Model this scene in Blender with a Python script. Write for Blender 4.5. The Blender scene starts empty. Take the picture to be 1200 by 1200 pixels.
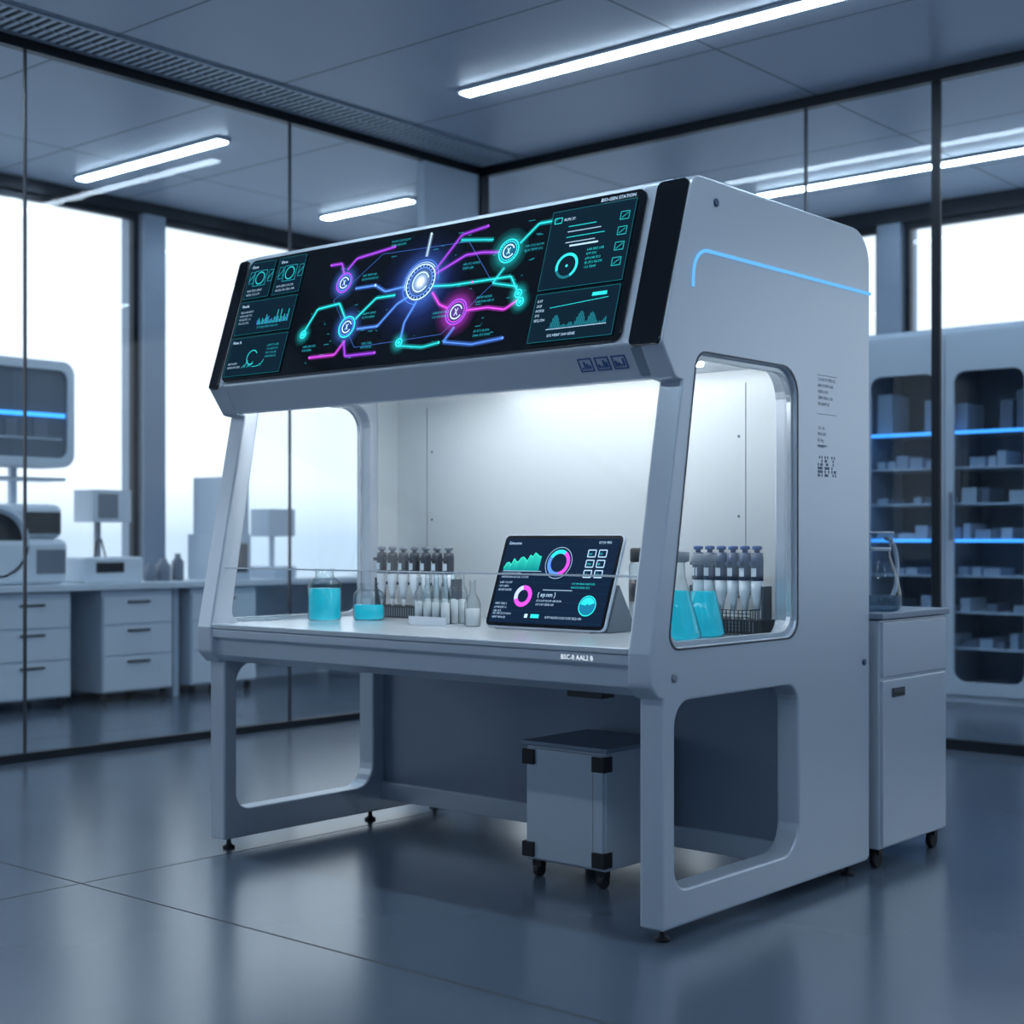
import bpy, math, random
from mathutils import Vector, Matrix
random.seed(7)
S=bpy.context.scene
COL=S.collection
S.view_settings.view_transform='Standard'
S.view_settings.exposure=0.3

# ------------------------------------------------------------ materials
def newmat(name):
    m=bpy.data.materials.new(name); m.use_nodes=True
    nt=m.node_tree; nt.nodes.clear()
    out=nt.nodes.new('ShaderNodeOutputMaterial')
    return m,nt,out
def pbr(name,col,metal=0.0,rough=0.4,noise=0.0,nscale=8.0,emit=None,es=0.0,spec=0.5,coat=0.0,bump=0.0,trans=0.0):
    m,nt,out=newmat(name)
    b=nt.nodes.new('ShaderNodeBsdfPrincipled')
    b.inputs['Base Color'].default_value=(*col,1)
    b.inputs['Metallic'].default_value=metal
    b.inputs['Roughness'].default_value=rough
    b.inputs['Specular IOR Level'].default_value=spec
    b.inputs['Coat Weight'].default_value=coat
    b.inputs['Transmission Weight'].default_value=trans
    if emit: 
        b.inputs['Emission Color'].default_value=(*emit,1); b.inputs['Emission Strength'].default_value=es
    if noise>0:
        tc=nt.nodes.new('ShaderNodeTexCoord'); n=nt.nodes.new('ShaderNodeTexNoise'); n.inputs['Scale'].default_value=nscale; n.inputs['Detail'].default_value=4
        nt.links.new(tc.outputs['Object'],n.inputs['Vector'])
        mr=nt.nodes.new('ShaderNodeMapRange'); mr.inputs['To Min'].default_value=max(0,rough-noise); mr.inputs['To Max'].default_value=rough+noise
        nt.links.new(n.outputs['Fac'],mr.inputs['Value']); nt.links.new(mr.outputs[0],b.inputs['Roughness'])
        if bump>0:
            bp=nt.nodes.new('ShaderNodeBump'); bp.inputs['Strength'].default_value=bump; bp.inputs['Distance'].default_value=0.002
            nt.links.new(n.outputs['Fac'],bp.inputs['Height']); nt.links.new(bp.outputs[0],b.inputs['Normal'])
    nt.links.new(b.outputs[0],out.inputs[0])
    return m
def emis(name,col,s):
    m,nt,out=newmat(name); e=nt.nodes.new('ShaderNodeEmission')
    e.inputs[0].default_value=(*col,1); e.inputs[1].default_value=s
    nt.links.new(e.outputs[0],out.inputs[0]); return m
def glassm(name,tint=(0.95,0.97,1.0),ior=1.45,rough=0.0,edge=None):
    # thin-walled glass: same outside Fresnel on both faces; optional darker tint at grazing angles (longer path in the wall)
    m,nt,out=newmat(name)
    t=nt.nodes.new('ShaderNodeBsdfTransparent'); t.inputs[0].default_value=(*tint,1)
    if edge:
        lw=nt.nodes.new('ShaderNodeLayerWeight'); lw.inputs[0].default_value=0.5
        pw=nt.nodes.new('ShaderNodeMath'); pw.operation='POWER'; pw.inputs[1].default_value=2.2; nt.links.new(lw.outputs['Facing'],pw.inputs[0])
        mc=nt.nodes.new('ShaderNodeMix'); mc.data_type='RGBA'; mc.inputs[6].default_value=(*tint,1); mc.inputs[7].default_value=(*edge,1)
        nt.links.new(pw.outputs[0],mc.inputs[0]); nt.links.new(mc.outputs[2],t.inputs[0])
    g=nt.nodes.new('ShaderNodeBsdfGlossy'); g.inputs['Roughness'].default_value=rough
    f=nt.nodes.new('ShaderNodeFresnel'); geo=nt.nodes.new('ShaderNodeNewGeometry')
    mi=nt.nodes.new('ShaderNodeMapRange'); mi.inputs['To Min'].default_value=ior; mi.inputs['To Max'].default_value=1/ior
    nt.links.new(geo.outputs['Backfacing'],mi.inputs['Value']); nt.links.new(mi.outputs[0],f.inputs['IOR'])
    x=nt.nodes.new('ShaderNodeMixShader')
    nt.links.new(f.outputs[0],x.inputs[0]); nt.links.new(t.outputs[0],x.inputs[1]); nt.links.new(g.outputs[0],x.inputs[2])
    nt.links.new(x.outputs[0],out.inputs[0]); return m
def liqm(name,tint,em,es,k):
    # coloured liquid: part see-through, part scattering, optional glow put in as emission
    m,nt,out=newmat(name)
    t=nt.nodes.new('ShaderNodeBsdfTransparent'); t.inputs[0].default_value=(*tint,1)
    b=nt.nodes.new('ShaderNodeBsdfPrincipled'); b.inputs['Base Color'].default_value=(*em,1); b.inputs['Roughness'].default_value=.08
    b.inputs['Emission Color'].default_value=(*em,1); b.inputs['Emission Strength'].default_value=es
    x=nt.nodes.new('ShaderNodeMixShader'); x.inputs[0].default_value=k
    nt.links.new(t.outputs[0],x.inputs[1]); nt.links.new(b.outputs[0],x.inputs[2]); nt.links.new(x.outputs[0],out.inputs[0]); return m
def inkmat(name,strength):
    m,nt,out=newmat(name)
    a=nt.nodes.new('ShaderNodeAttribute'); a.attribute_name='Col'
    e=nt.nodes.new('ShaderNodeEmission'); e.inputs[1].default_value=strength
    t=nt.nodes.new('ShaderNodeBsdfTransparent'); x=nt.nodes.new('ShaderNodeMixShader')
    nt.links.new(a.outputs['Color'],e.inputs[0]); nt.links.new(a.outputs['Alpha'],x.inputs[0])
    nt.links.new(t.outputs[0],x.inputs[1]); nt.links.new(e.outputs[0],x.inputs[2]); nt.links.new(x.outputs[0],out.inputs[0])
    return m
def gridmat(name,c1,cj,x0,px,y0,py,w,rough,noise,metal=0.0,cn=0.0,spec=0.5):
    m,nt,out=newmat(name); N=nt.nodes; L=nt.links
    b=N.new('ShaderNodeBsdfPrincipled'); g=N.new('ShaderNodeNewGeometry'); s=N.new('ShaderNodeSeparateXYZ')
    L.new(g.outputs['Position'],s.inputs[0])
    def joint(o,off,per):
        a=N.new('ShaderNodeMath'); a.operation='SUBTRACT'; a.inputs[1].default_value=off; L.new(o,a.inputs[0])
        p=N.new('ShaderNodeMath'); p.operation='PINGPONG'; p.inputs[1].default_value=per/2; L.new(a.outputs[0],p.inputs[0])
        c=N.new('ShaderNodeMath'); c.operation='LESS_THAN'; c.inputs[1].default_value=w; L.new(p.outputs[0],c.inputs[0]); return c
    a=joint(s.outputs[0],x0,px); c=joint(s.outputs[1],y0,py)
    mx=N.new('ShaderNodeMath'); mx.operation='MAXIMUM'; L.new(a.outputs[0],mx.inputs[0]); L.new(c.outputs[0],mx.inputs[1])
    n=N.new('ShaderNodeTexNoise'); n.inputs['Scale'].default_value=1.3; n.inputs['Detail'].default_value=6; L.new(g.outputs['Position'],n.inputs['Vector'])
    cr=N.new('ShaderNodeMix'); cr.data_type='RGBA'
    cr.inputs[6].default_value=(*[v*(1-cn) for v in c1],1); cr.inputs[7].default_value=(*[v*(1+cn) for v in c1],1); L.new(n.outputs['Fac'],cr.inputs[0])
    c2=N.new('ShaderNodeMix'); c2.data_type='RGBA'; c2.inputs[7].default_value=(*cj,1); L.new(cr.outputs[2],c2.inputs[6]); L.new(mx.outputs[0],c2.inputs[0])
    L.new(c2.outputs[2],b.inputs['Base Color'])
    mr=N.new('ShaderNodeMapRange'); mr.inputs['To Min'].default_value=rough-noise; mr.inputs['To Max'].default_value=rough+noise; L.new(n.outputs['Fac'],mr.inputs['Value'])
    ja=N.new('ShaderNodeMath'); ja.operation='MULTIPLY_ADD'; ja.inputs[1].default_value=.5; L.new(mx.outputs[0],ja.inputs[0]); L.new(mr.outputs[0],ja.inputs[2]); L.new(ja.outputs[0],b.inputs['Roughness'])
    b.inputs['Metallic'].default_value=metal; b.inputs['Specular IOR Level'].default_value=spec
    L.new(b.outputs[0],out.inputs[0]); return m

SILVER=pbr('satin_silver',(0.58,0.635,0.71),0.4,0.32,0.03,5)
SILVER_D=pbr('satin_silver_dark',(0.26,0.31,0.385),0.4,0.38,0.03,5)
STEEL=pbr('brushed_steel',(0.62,0.67,0.72),0.45,0.26)
LINER=pbr('cabinet_liner',(0.64,0.685,0.71),0.2,0.36,0.02,4)
DARK=pbr('dark_panel',(0.06,0.07,0.09),0.3,0.4,0.04,6)
BLACK=pbr('black_gloss',(0.004,0.006,0.010),0.0,0.15,coat=0.2)
BLACKM=pbr('black_matte',(0.012,0.014,0.018),0.0,0.5,0.05)
RUBBER=pbr('rubber',(0.02,0.02,0.024),0,0.7,0.05)
WHITE=pbr('white_plastic',(0.56,0.63,0.72),0,0.38,0.04)
WHITEB=pbr('white_bright',(0.76,0.82,0.88),0,0.35,0.04)
GREY=pbr('grey_plastic',(0.22,0.25,0.30),0,0.4,0.05)
HDARK=pbr('handle_dark',(0.055,0.065,0.085),0,0.35,0.05)
NAVY=pbr('navy_plastic',(0.045,0.085,0.17),0,0.35,0.05)
FRAME=pbr('anodised_frame',(0.018,0.022,0.03),0.5,0.35,0.05)
WALL=pbr('painted_wall',(0.50,0.58,0.68),0,0.55,0.05,3,bump=0.05)
LAMP=emis('lamp_diffuser',(0.66,0.84,1.0),27)
LAMPIN=emis('work_lamp',(0.96,0.99,1.0),15)
LAMPR=emis('hidden_fill_lamp',(0.96,0.99,1.0),15)
BLUELED=emis('blue_led',(0.05,0.33,1.0),1.9)
CYANLED=emis('cyan_led',(0.13,0.43,0.84),1.0)
GLASS=glassm('clear_glass',(0.95,0.975,0.99))
PGLASS=glassm('partition_glass',(0.91,0.95,0.975),1.4)
DGLASS=glassm('smoked_glass',(0.72,0.80,0.88),1.4)
WGLASS=glassm('ware_glass',(0.93,0.965,0.975),1.5,0.02,edge=(0.25,0.33,0.38))
LIQ=liqm('cyan_liquid',(0.35,0.92,0.97),(0.010,0.47,0.60),.40,.60)
POWDER=pbr('white_powder',(0.8,0.82,0.83),0,0.7,0.05)
INK=inkmat('screen_ink',1.35); INKT=inkmat('tablet_ink',1.15)
PRINT=pbr('printed_ink',(0.13,0.18,0.27),0,0.5,0.02)
FLOORM=gridmat('polished_resin_floor',(0.095,0.122,0.165),(0.012,0.016,0.022),-4.75,3.6,3.11,3.6,0.005,0.215,0.03,cn=0.12,spec=0.85)
CEILM=gridmat('ceiling_panels',(0.42,0.48,0.57),(0.10,0.12,0.15),-7.1,2.4,8.5,1.2,0.006,0.40,0.04,0.1,cn=0.04)

# ------------------------------------------------------------ builders
def empty(name,loc):
    e=bpy.data.objects.new(name,None); e.location=loc; e.empty_display_size=0.1; COL.objects.link(e); return e
def parent(o,p):
    if p is not None:
        o.parent=p; o.matrix_parent_inverse=Matrix.Translation(-Vector(p.location))
class MB:
    def __init__(s): s.v=[]; s.f=[]; s.fm=[]; s.sm=[]; s.mats=[]; s.M=Matrix.Identity(4)
    def mi(s,m):
        if m not in s.mats: s.mats.append(m)
        return s.mats.index(m)
    def V(s,p): s.v.append(s.M@Vector(p)); return len(s.v)-1
    def F(s,ids,m,sm=False): s.f.append(ids); s.fm.append(s.mi(m)); s.sm.append(sm)
    def box(s,x0,x1,y0,y1,z0,z1,m):
        i=[s.V(p) for p in [(x0,y0,z0),(x1,y0,z0),(x1,y1,z0),(x0,y1,z0),(x0,y0,z1),(x1,y0,z1),(x1,y1,z1),(x0,y1,z1)]]
        for q in [(0,3,2,1),(4,5,6,7),(0,1,5,4),(1,2,6,5),(2,3,7,6),(3,0,4,7)]: s.F([i[k] for k in q],m)
    def lathe(s,c,prof,m,n=24):
        rows=[]
        for r,z in prof:
            rows.append([s.V((c[0]+r*math.cos(2*math.pi*k/n),c[1]+r*math.sin(2*math.pi*k/n),c[2]+z)) for k in range(n)])
        for a,b in zip(rows,rows[1:]):
            for k in range(n): s.F([a[k],a[(k+1)%n],b[(k+1)%n],b[k]],m,True)
        if prof[0][0]>1e-5: s.F(rows[0][::-1],m)
        if prof[-1][0]>1e-5: s.F(rows[-1],m)
    def lathe_open(s,c,prof,m,n=28):
        rows=[]
        for r,z in prof:
            rows.append([s.V((c[0]+r*math.cos(2*math.pi*k/n),c[1]+r*math.sin(2*math.pi*k/n),c[2]+z)) for k in range(n)])
        for a,b in zip(rows,rows[1:]):
            for k in range(n): s.F([a[k],a[(k+1)%n],b[(k+1)%n],b[k]],m,True)
        s.F(rows[0][::-1],m)
    def tube(s,pts,r,m,n=8,closed=False):
        P=[Vector(p) for p in pts]; N=len(P); rows=[]
        up=Vector((0,0,1))
        for i,p in enumerate(P):
            a=P[(i-1)%N] if (i>0 or closed) else p; b=P[(i+1)%N] if (i<N-1 or closed) else p
            t=(b-a).normalized()
            u=up if abs(t.dot(up))<0.95 else Vector((1,0.01,0))
            if i>0: u=last
            x=(u-t*u.dot(t)).normalized(); y=t.cross(x); last=x
            rows.append([s.V(p+x*r*math.cos(2*math.pi*k/n)+y*r*math.sin(2*math.pi*k/n)) for k in range(n)])
        rng=range(N) if closed else range(N-1)
        for i in rng:
            a=rows[i]; b=rows[(i+1)%N]
            for k in range(n): s.F([a[k],a[(k+1)%n],b[(k+1)%n],b[k]],m,True)
        if not closed: s.F(rows[0][::-1],m); s.F(rows[-1],m)
    def build(s,name,par=None,bevel=0.0,seg=2):
        me=bpy.data.meshes.new(name); me.from_pydata([tuple(v) for v in s.v],[],s.f)
        for m in s.mats: me.materials.append(m)
        me.polygons.foreach_set('material_index',s.fm)
        me.polygons.foreach_set('use_smooth',[True]*len(s.f) if bevel>0 else s.sm)
        me.update()
        o=bpy.data.objects.new(name,me); COL.objects.link(o)
        if bevel>0:
            b=o.modifiers.new('b','BEVEL'); b.width=bevel; b.segments=seg; b.limit_method='ANGLE'; b.angle_limit=math.radians(40); b.harden_normals=True
        parent(o,par); return o
def box(name,x0,x1,y0,y1,z0,z1,m,par=None,bevel=0.0,seg=2):
    b=MB(); b.box(x0,x1,y0,y1,z0,z1,m); return b.build(name,par,bevel,seg)
def rpoly(pts,n=6):
    out=[]; N=len(pts)
    for i in range(N):
        p=Vector(pts[i][:2]); r=pts[i][2]; a=Vector(pts[i-1][:2]); b=Vector(pts[(i+1)%N][:2])
        if r<=0: out.append(tuple(p)); continue
        d1=(a-p).normalized(); d2=(b-p).normalized(); ang=d1.angle(d2)
        l=min(r/math.tan(ang/2),0.49*(a-p).length,0.49*(b-p).length); r2=l*math.tan(ang/2)
        c=p+(d1+d2).normalized()*(r2/math.sin(ang/2))
        s=p+d1*l-c; e=p+d2*l-c; tot=s.angle(e); sg=1 if s.x*e.y-s.y*e.x>0 else -1
        for k in range(n+1):
            t=sg*tot*k/n; out.append((c.x+s.x*math.cos(t)-s.y*math.sin(t),c.y+s.x*math.sin(t)+s.y*math.cos(t)))
    return out
def prism(name,loops,d0,d1,M,mat,bev=0.0,par=None,smooth=False):
    cu=bpy.data.curves.new(name,'CURVE'); cu.dimensions='2D'; cu.fill_mode='BOTH'
    for lp in loops:
        sp=cu.splines.new('POLY'); sp.points.add(len(lp)-1)
        for i,p in enumerate(lp): sp.points[i].co=(p[0],p[1],0,1)
        sp.use_cyclic_u=True
    cu.extrude=(d1-d0)/2-bev; cu.bevel_depth=bev; cu.bevel_resolution=1; cu.offset=-bev
    t=bpy.data.objects.new('tmp',cu); COL.objects.link(t)
    dg=bpy.context.evaluated_depsgraph_get(); me=bpy.data.meshes.new_from_object(t.evaluated_get(dg))
    bpy.data.objects.remove(t)
    me.transform(M@Matrix.Translation((0,0,(d0+d1)/2)))
    me.materials.clear(); me.materials.append(mat)
    for p in me.polygons: p.use_smooth=False
    me.name=name
    o=bpy.data.objects.new(name,me); COL.objects.link(o); parent(o,par); return o
def frame(origin,x,y):
    x=Vector(x).normalized(); y=Vector(y).normalized(); z=x.cross(y)
    return Matrix(((x.x,y.x,z.x,origin[0]),(x.y,y.y,z.y,origin[1]),(x.z,y.z,z.z,origin[2]),(0,0,0,1)))
SIDE=frame((0,0,0),(0,1,0),(0,0,1))       # local (Y,Z) -> extrude along +X
def rrect(x0,y0,x1,y1,r,n=6): return rpoly([(x0,y0,r),(x1,y0,r),(x1,y1,r),(x0,y1,r)],n)

class Ink:
    def __init__(s): s.v=[];s.c=[];s.f=[];s.z=0.0005
    def up(s): s.z+=0.000012; return s.z
    def quad(s,pts,cols):
        i=len(s.v); z=s.z
        for p,c in zip(pts,cols): s.v.append((p[0],p[1],z)); s.c.append(c)
        s.f.append(list(range(i,i+len(pts))))
    def rect(s,x0,y0,x1,y1,col,a=1.0): s.up(); c=(*col,a); s.quad([(x0,y0),(x1,y0),(x1,y1),(x0,y1)],[c]*4)
    def line(s,p,q,w,col,a=1.0,glow=0.0,ga=0.35):
        p=Vector(p[:2]);q=Vector(q[:2]); d=(q-p)
        if d.length<1e-6:return
        d.normalize(); n=Vector((-d.y,d.x)); c=(*col,a)
        if glow>0:
            s.up(); g=(*col,ga); g0=(*col,0.0)
            s.quad([p,q,q+n*glow,p+n*glow],[g,g,g0,g0]); s.quad([p-n*glow,q-n*glow,q,p],[g0,g0,g,g])
        s.up(); s.quad([p-n*w/2,q-n*w/2,q+n*w/2,p+n*w/2],[c]*4)
    def poly(s,pts,w,col,a=1.0,glow=0.0,ga=0.3):
        for p,q in zip(pts,pts[1:]): s.line(p,q,w,col,a,glow,ga)
    def ring(s,c,r,w,col,a=1.0,a0=0,a1=360,n=40):
        s.up(); n=max(3,int(n*(a1-a0)/360)); cc=(*col,a)
        for k in range(n):
            t0=math.radians(a0+(a1-a0)*k/n); t1=math.radians(a0+(a1-a0)*(k+1)/n)
            f=lambda r,t:(c[0]+r*math.cos(t),c[1]+r*math.sin(t))
            s.quad([f(r-w/2,t0),f(r+w/2,t0),f(r+w/2,t1),f(r-w/2,t1)],[cc]*4)
    def halo(s,c,r,col,a,n=28,power=3):
        s.up()
        for j in range(4):
            ra=r*j/4; rb=r*(j+1)/4; al=lambda x:a*(1-x/r)**2.2
            for k in range(n):
                t0=2*math.pi*k/n; t1=2*math.pi*(k+1)/n
                f=lambda r,t:(c[0]+r*math.cos(t),c[1]+r*math.sin(t))
                if j==0: s.quad([c,f(rb,t0),f(rb,t1)],[(*col,al(0)),(*col,al(rb)),(*col,al(rb))])
                else: s.quad([f(ra,t0),f(rb,t0),f(rb,t1),f(ra,t1)],[(*col,al(ra)),(*col,al(rb)),(*col,al(rb)),(*col,al(ra))])
    def disc(s,c,r,col,a=1.0,n=24):
        s.up(); s.quad([(c[0]+r*math.cos(2*math.pi*k/n),c[1]+r*math.sin(2*math.pi*k/n)) for k in range(n)],[(*col,a)]*n)
    def frame(s,x0,y0,x1,y1,w,col,a=1.0):
        s.poly([(x0,y0),(x1,y0),(x1,y1),(x0,y1),(x0,y0)],w,col,a)
    def text(s,x,y,size,txt,col,a=1.0):
        cu=bpy.data.curves.new('t','FONT'); cu.body=txt; cu.size=size; cu.resolution_u=2
        t=bpy.data.objects.new('tmp',cu); COL.objects.link(t)
        dg=bpy.context.evaluated_depsgraph_get(); me=bpy.data.meshes.new_from_object(t.evaluated_get(dg)); bpy.data.objects.remove(t)
        z=s.up(); i=len(s.v)
        for v in me.vertices: s.v.append((x+v.co.x,y+v.co.y,z)); s.c.append((*col,a))
        for p in me.polygons: s.f.append([i+k for k in p.vertices])
        bpy.data.meshes.remove(me)
    def tlines(s,x,y,w,n,size,col,a=0.8):
        W='SEQ GENE LAB FLOW AIR TEMP pH CO2 RNA DNA NODE CELL SYS 24.8 0.97 112 37.2 HEPA VENT ID OK RUN'.split()
        for k in range(n):
            t=''
            while len(t)*size*0.58<w*random.uniform(0.5,0.95): t+=random.choice(W)+' '
            s.text(x,y-k*size*1.35,size,t[:max(2,int(w/(size*0.6)))],col,a)
    def build(s,name,M,mat,par):
        me=bpy.data.meshes.new(name); me.from_pydata(s.v,[],s.f)
        at=me.color_attributes.new('Col','FLOAT_COLOR','POINT')
        for i,c in enumerate(s.c): at.data[i].color=c
        me.transform(M); me.materials.append(mat)
        o=bpy.data.objects.new(name,me); COL.objects.link(o); parent(o,par); return o

# ============================================================ ROOM
CE=4.1
box('floor',-10.8,3.6,-3.2,12.1,-0.1,0,FLOORM)
box('ceiling',-10.8,3.6,-3.2,12.1,CE,CE+0.1,CEILM)
box('wall_right',3.5,3.6,-3.2,12.1,0,CE,WALL)
box('wall_front',-10.8,3.5,-3.2,-3.1,0,CE,WALL)
def window_wall_x(X):
    b=MB(); b.box(X-0.3,X,-3.1,12.1,0,0.86,WALL); b.box(X-0.3,X,-3.1,12.1,CE-0.10,CE,FRAME)
    cols=[-3.1,0.6,4.02,7.47,10.9]
    for y in cols: b.box(X-0.3,X+0.02,y,y+0.22,0.86,CE-0.1,SILVER_D)
    b.build('wall_left')
    for i,(a,c) in enumerate(zip(cols,cols[1:])):
        w=MB(); y0=a+0.22; y1=c; z0=0.86; z1=CE-0.1
        w.box(X-0.12,X-0.06,y0,y1,z0,z0+0.05,FRAME); w.box(X-0.12,X-0.06,y0,y1,z1-0.05,z1,FRAME)
        w.box(X-0.12,X-0.06,y0,y0+0.05,z0+.05,z1-.05,FRAME); w.box(X-0.12,X-0.06,y1-0.05,y1,z0+.05,z1-.05,FRAME)
        i0=[w.V(p) for p in [(X-.09,y0+.05,z0+.05),(X-.09,y1-.05,z0+.05),(X-.09,y1-.05,z1-.05),(X-.09,y0+.05,z1-.05)]]; w.F(i0,GLASS)
        w.build('window_%d'%(i+1))
window_wall_x(-10.5)
def window_wall_y(Y):
    b=MB(); b.box(-10.5,3.5,Y,Y+0.3,0,0.86,WALL); b.box(-10.5,3.5,Y,Y+0.3,CE-0.14,CE,FRAME)
    cols=[-10.5,-8.3,-5.95,-2.6,0.6,3.28]
    for x in cols: b.box(x,x+0.22,Y-0.02,Y+0.3,0.86,CE-0.14,SILVER_D)
    b.build('wall_back')
    for i,(a,c) in enumerate(zip(cols,cols[1:])):
        w=MB(); x0=a+0.22; x1=c; z0=0.86; z1=CE-0.14
        w.box(x0,x1,Y+.06,Y+.12,z0,z0+.05,FRAME); w.box(x0,x1,Y+.06,Y+.12,z1-.05,z1,FRAME)
        w.box(x0,x0+.05,Y+.06,Y+.12,z0+.05,z1-.05,FRAME); w.box(x1-.05,x1,Y+.06,Y+.12,z0+.05,z1-.05,FRAME)
        i0=[w.V(p) for p in [(x0+.05,Y+.09,z0+.05),(x1-.05,Y+.09,z0+.05),(x1-.05,Y+.09,z1-.05),(x0+.05,Y+.09,z1-.05)]]; w.F(i0,GLASS)
        w.build('window_%d'%(i+5))
window_wall_y(11.8)
# glass partitions
GX=-7.6; GY=8.5
def pane(b,pts,m): b.F([b.V(p) for p in pts],m)
b=MB()
b.box(GX-.03,GX+.03,-3.1,GY,0,0.045,FRAME); b.box(GX-.03,GX+.03,-3.1,GY,CE-0.06,CE,FRAME)
for y in (0.67,2.64,4.61,6.58): b.box(GX-.010,GX+.010,y-.006,y+.006,.045,CE-.06,DARK)
b.box(GX-.045,GX+.045,GY-.045,GY+.045,0,CE,FRAME)
b.box(GX-.05,GX+.02,7.86,GY-.045,.045,CE-.06,WALL)
pane(b,[(GX,-3.1,.045),(GX,7.86,.045),(GX,7.86,CE-.06),(GX,-3.1,CE-.06)],PGLASS)
b.build('wall_glass_side')
b=MB()
b.box(GX+.045,3.5,GY-.03,GY+.03,0,0.06,FRAME); b.box(GX+.045,3.5,GY-.03,GY+.03,CE-0.07,CE,FRAME)
for x,w in ((-4.79,.008),(-3.9,.028),(-2.4,.03),(-0.9,.014),(0.6,.03),(2.1,.014)): b.box(x-w,x+w,GY-.012,GY+.012,.06,CE-.07,DARK if w<.01 else FRAME)
pane(b,[(GX+.045,GY,.06),(3.5,GY,.06),(3.5,GY,CE-.07),(GX+.045,GY,CE-.07)],PGLASS)
b.build('wall_glass_back')
# ceiling grille
b=MB(); b.box(-7.52,-7.49,-3,8.4,CE-.012,CE-.0005,SILVER_D); b.box(-7.16,-7.13,-3,8.4,CE-.012,CE-.0005,SILVER_D)
b.box(-7.49,-7.16,-3,8.4,CE-.003,CE-.0005,BLACKM)
y=-2.98
while y<8.38: b.box(-7.49,-7.16,y,y+.026,CE-.011,CE-.004,WHITE); y+=.06
b.box(-7.33,-7.32,-3,8.4,CE-.012,CE-.0035,SILVER_D)
b.build('ceiling_vent_grille')
def lamp(x0,x1,y,w=.05):
    b=MB(); b.box(x0-.02,x1+.02,y-w-.015,y+w+.015,CE-.02,CE-.0005,WHITE); b.box(x0,x1,y-w,y+w,CE-.03,CE-.021,LAMP)
    b.build('ceiling_strip_light')
lamp(-6.35,-1.2,6.95,.042); lamp(-10.15,-8.4,6.65,.045); lamp(-9.75,-8.7,8.85,.045); lamp(-6.4,-1.5,10.6,.045)
lamp(-6.0,-0.5,3.6); lamp(-6.0,0.5,0.4); lamp(-10.1,-8.4,4.2,.055); lamp(-0.4,2.8,6.95); lamp(0.2,3.0,3.6)  # unseen strips added as fill light, out of view

# ============================================================ BIOSAFETY CABINET
BC=empty('biosafety_cabinet',(-3.76,4.45,0))
XR0,XR1=-2.73,-2.64; XL0,XL1=-4.88,-4.79
outl=rpoly([(5.17,.045,.03),(5.17,2.43,.13),(3.965,2.435,.07),(3.79,1.88,.03),(3.865,1.77,.02),(3.905,1.765,.0),(3.735,.91,.03),(3.735,.81,.03),(3.775,.77,.01),(3.80,.765,0),(3.80,.045,.008)])
win=rpoly([(3.835,.925,.05),(4.62,.925,.07),(4.62,1.86,.10),(3.995,1.86,.06)])
leg=rpoly([(3.865,.16,.07),(4.635,.16,.10),(4.635,.755,.08),(3.865,.755,.08)])
prism('side_panel_right',[outl,win,leg],XR0,XR1,SIDE,SILVER,.008,BC)
prism('side_panel_left',[outl,win,leg],XL0,XL1,SIDE,SILVER,.008,BC)
def off(poly,c,k):
    return [(c[0]+(p[0]-c[0])*k[0],c[1]+(p[1]-c[1])*k[1]) for p in poly]
wi=off(win,(4.25,1.39),(.965,.965)); wo=off(win,(4.25,1.39),(1.03,1.022))
prism('window_rim_right',[win,wi],XR1-.035,XR1-.015,SIDE,STEEL,.002,BC)
prism('window_rim_left',[win,wi],XL0+.015,XL0+.035,SIDE,STEEL,.002,BC)
def sheet(name,poly,X,mat):
    b=MB(); b.F([b.V((X,p[0],p[1])) for p in poly],mat); return b.build(name,BC)
sheet('side_glass_right',wi,XR1-.025,GLASS)
sheet('side_glass_left',wi,XL0+.025,GLASS)
for nm,X0_,X1_ in (('right',XR1-.001,XR1+.0015),('left',XL0-.0015,XL0+.001)):
    prism('window_gasket_'+nm,[wo,off(win,(4.25,1.39),(1.012,1.009))],X0_,X1_,SIDE,DARK,0,BC)
# canopy body (hollow hood interior above the lip)
xa,xb=XL1,XR0
can=rpoly([(4.80,2.43,0),(3.965,2.43,.03),(3.795,1.88,.02),(3.868,1.775,.01),(3.90,1.775,0),(3.91,1.812,0),(4.0,1.812,0),(4.05,1.90,0),(4.80,1.90,0)])
prism('canopy_body',[can],xa,xb,SIDE,SILVER,0,BC)
prism('rear_body',[[(4.80,.13),(5.165,.13),(5.165,2.425),(4.80,2.425)]],xa,xb,SIDE,SILVER_D,0,BC)
prism('back_liner',[[(4.785,.925),(4.799,.925),(4.799,1.899),(4.785,1.899)]],xa,xb,SIDE,LINER,0,BC)
box('liner_cheek_left',XL1,XL1+.006,4.66,4.784,.926,1.895,LINER,BC)
box('liner_cheek_right',XR0-.006,XR0,4.66,4.784,.926,1.895,LINER,BC)
b=MB()
for x in (-4.60,-2.95):
    b.box(x-.0015,x+.0015,4.7835,4.7852,.93,1.85,GREY)
b.M=frame((0,4.785,0),(1,0,0),(0,0,1))
for x in (-4.57,-2.98):
    for z in (1.05,1.35,1.65): b.lathe((x,z,0),[(.006,0),(.006,.002),(0,.003)],GREY,10)
b.build('liner_seams',BC)
# deck
prism('work_deck',[rpoly([(3.742,.905,.006),(3.742,.872,.006),(3.76,.86,0),(3.765,.80,.01),(3.80,.772,.0),(4.80,.772,0),(4.80,.905,0)])],xa,xb,SIDE,SILVER,0,BC)
box('deck_surface',xa,xb,3.736,4.784,.905,.925,STEEL,BC,.004)
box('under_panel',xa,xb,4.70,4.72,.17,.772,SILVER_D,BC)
box('lower_beam',xa,xb,4.68,4.745,.095,.175,SILVER,BC,.004)
b=MB(); b.box(-3.02,-2.88,3.80,3.87,.752,.7725,BLACKM); b.build('deck_cable_port',BC)
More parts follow.
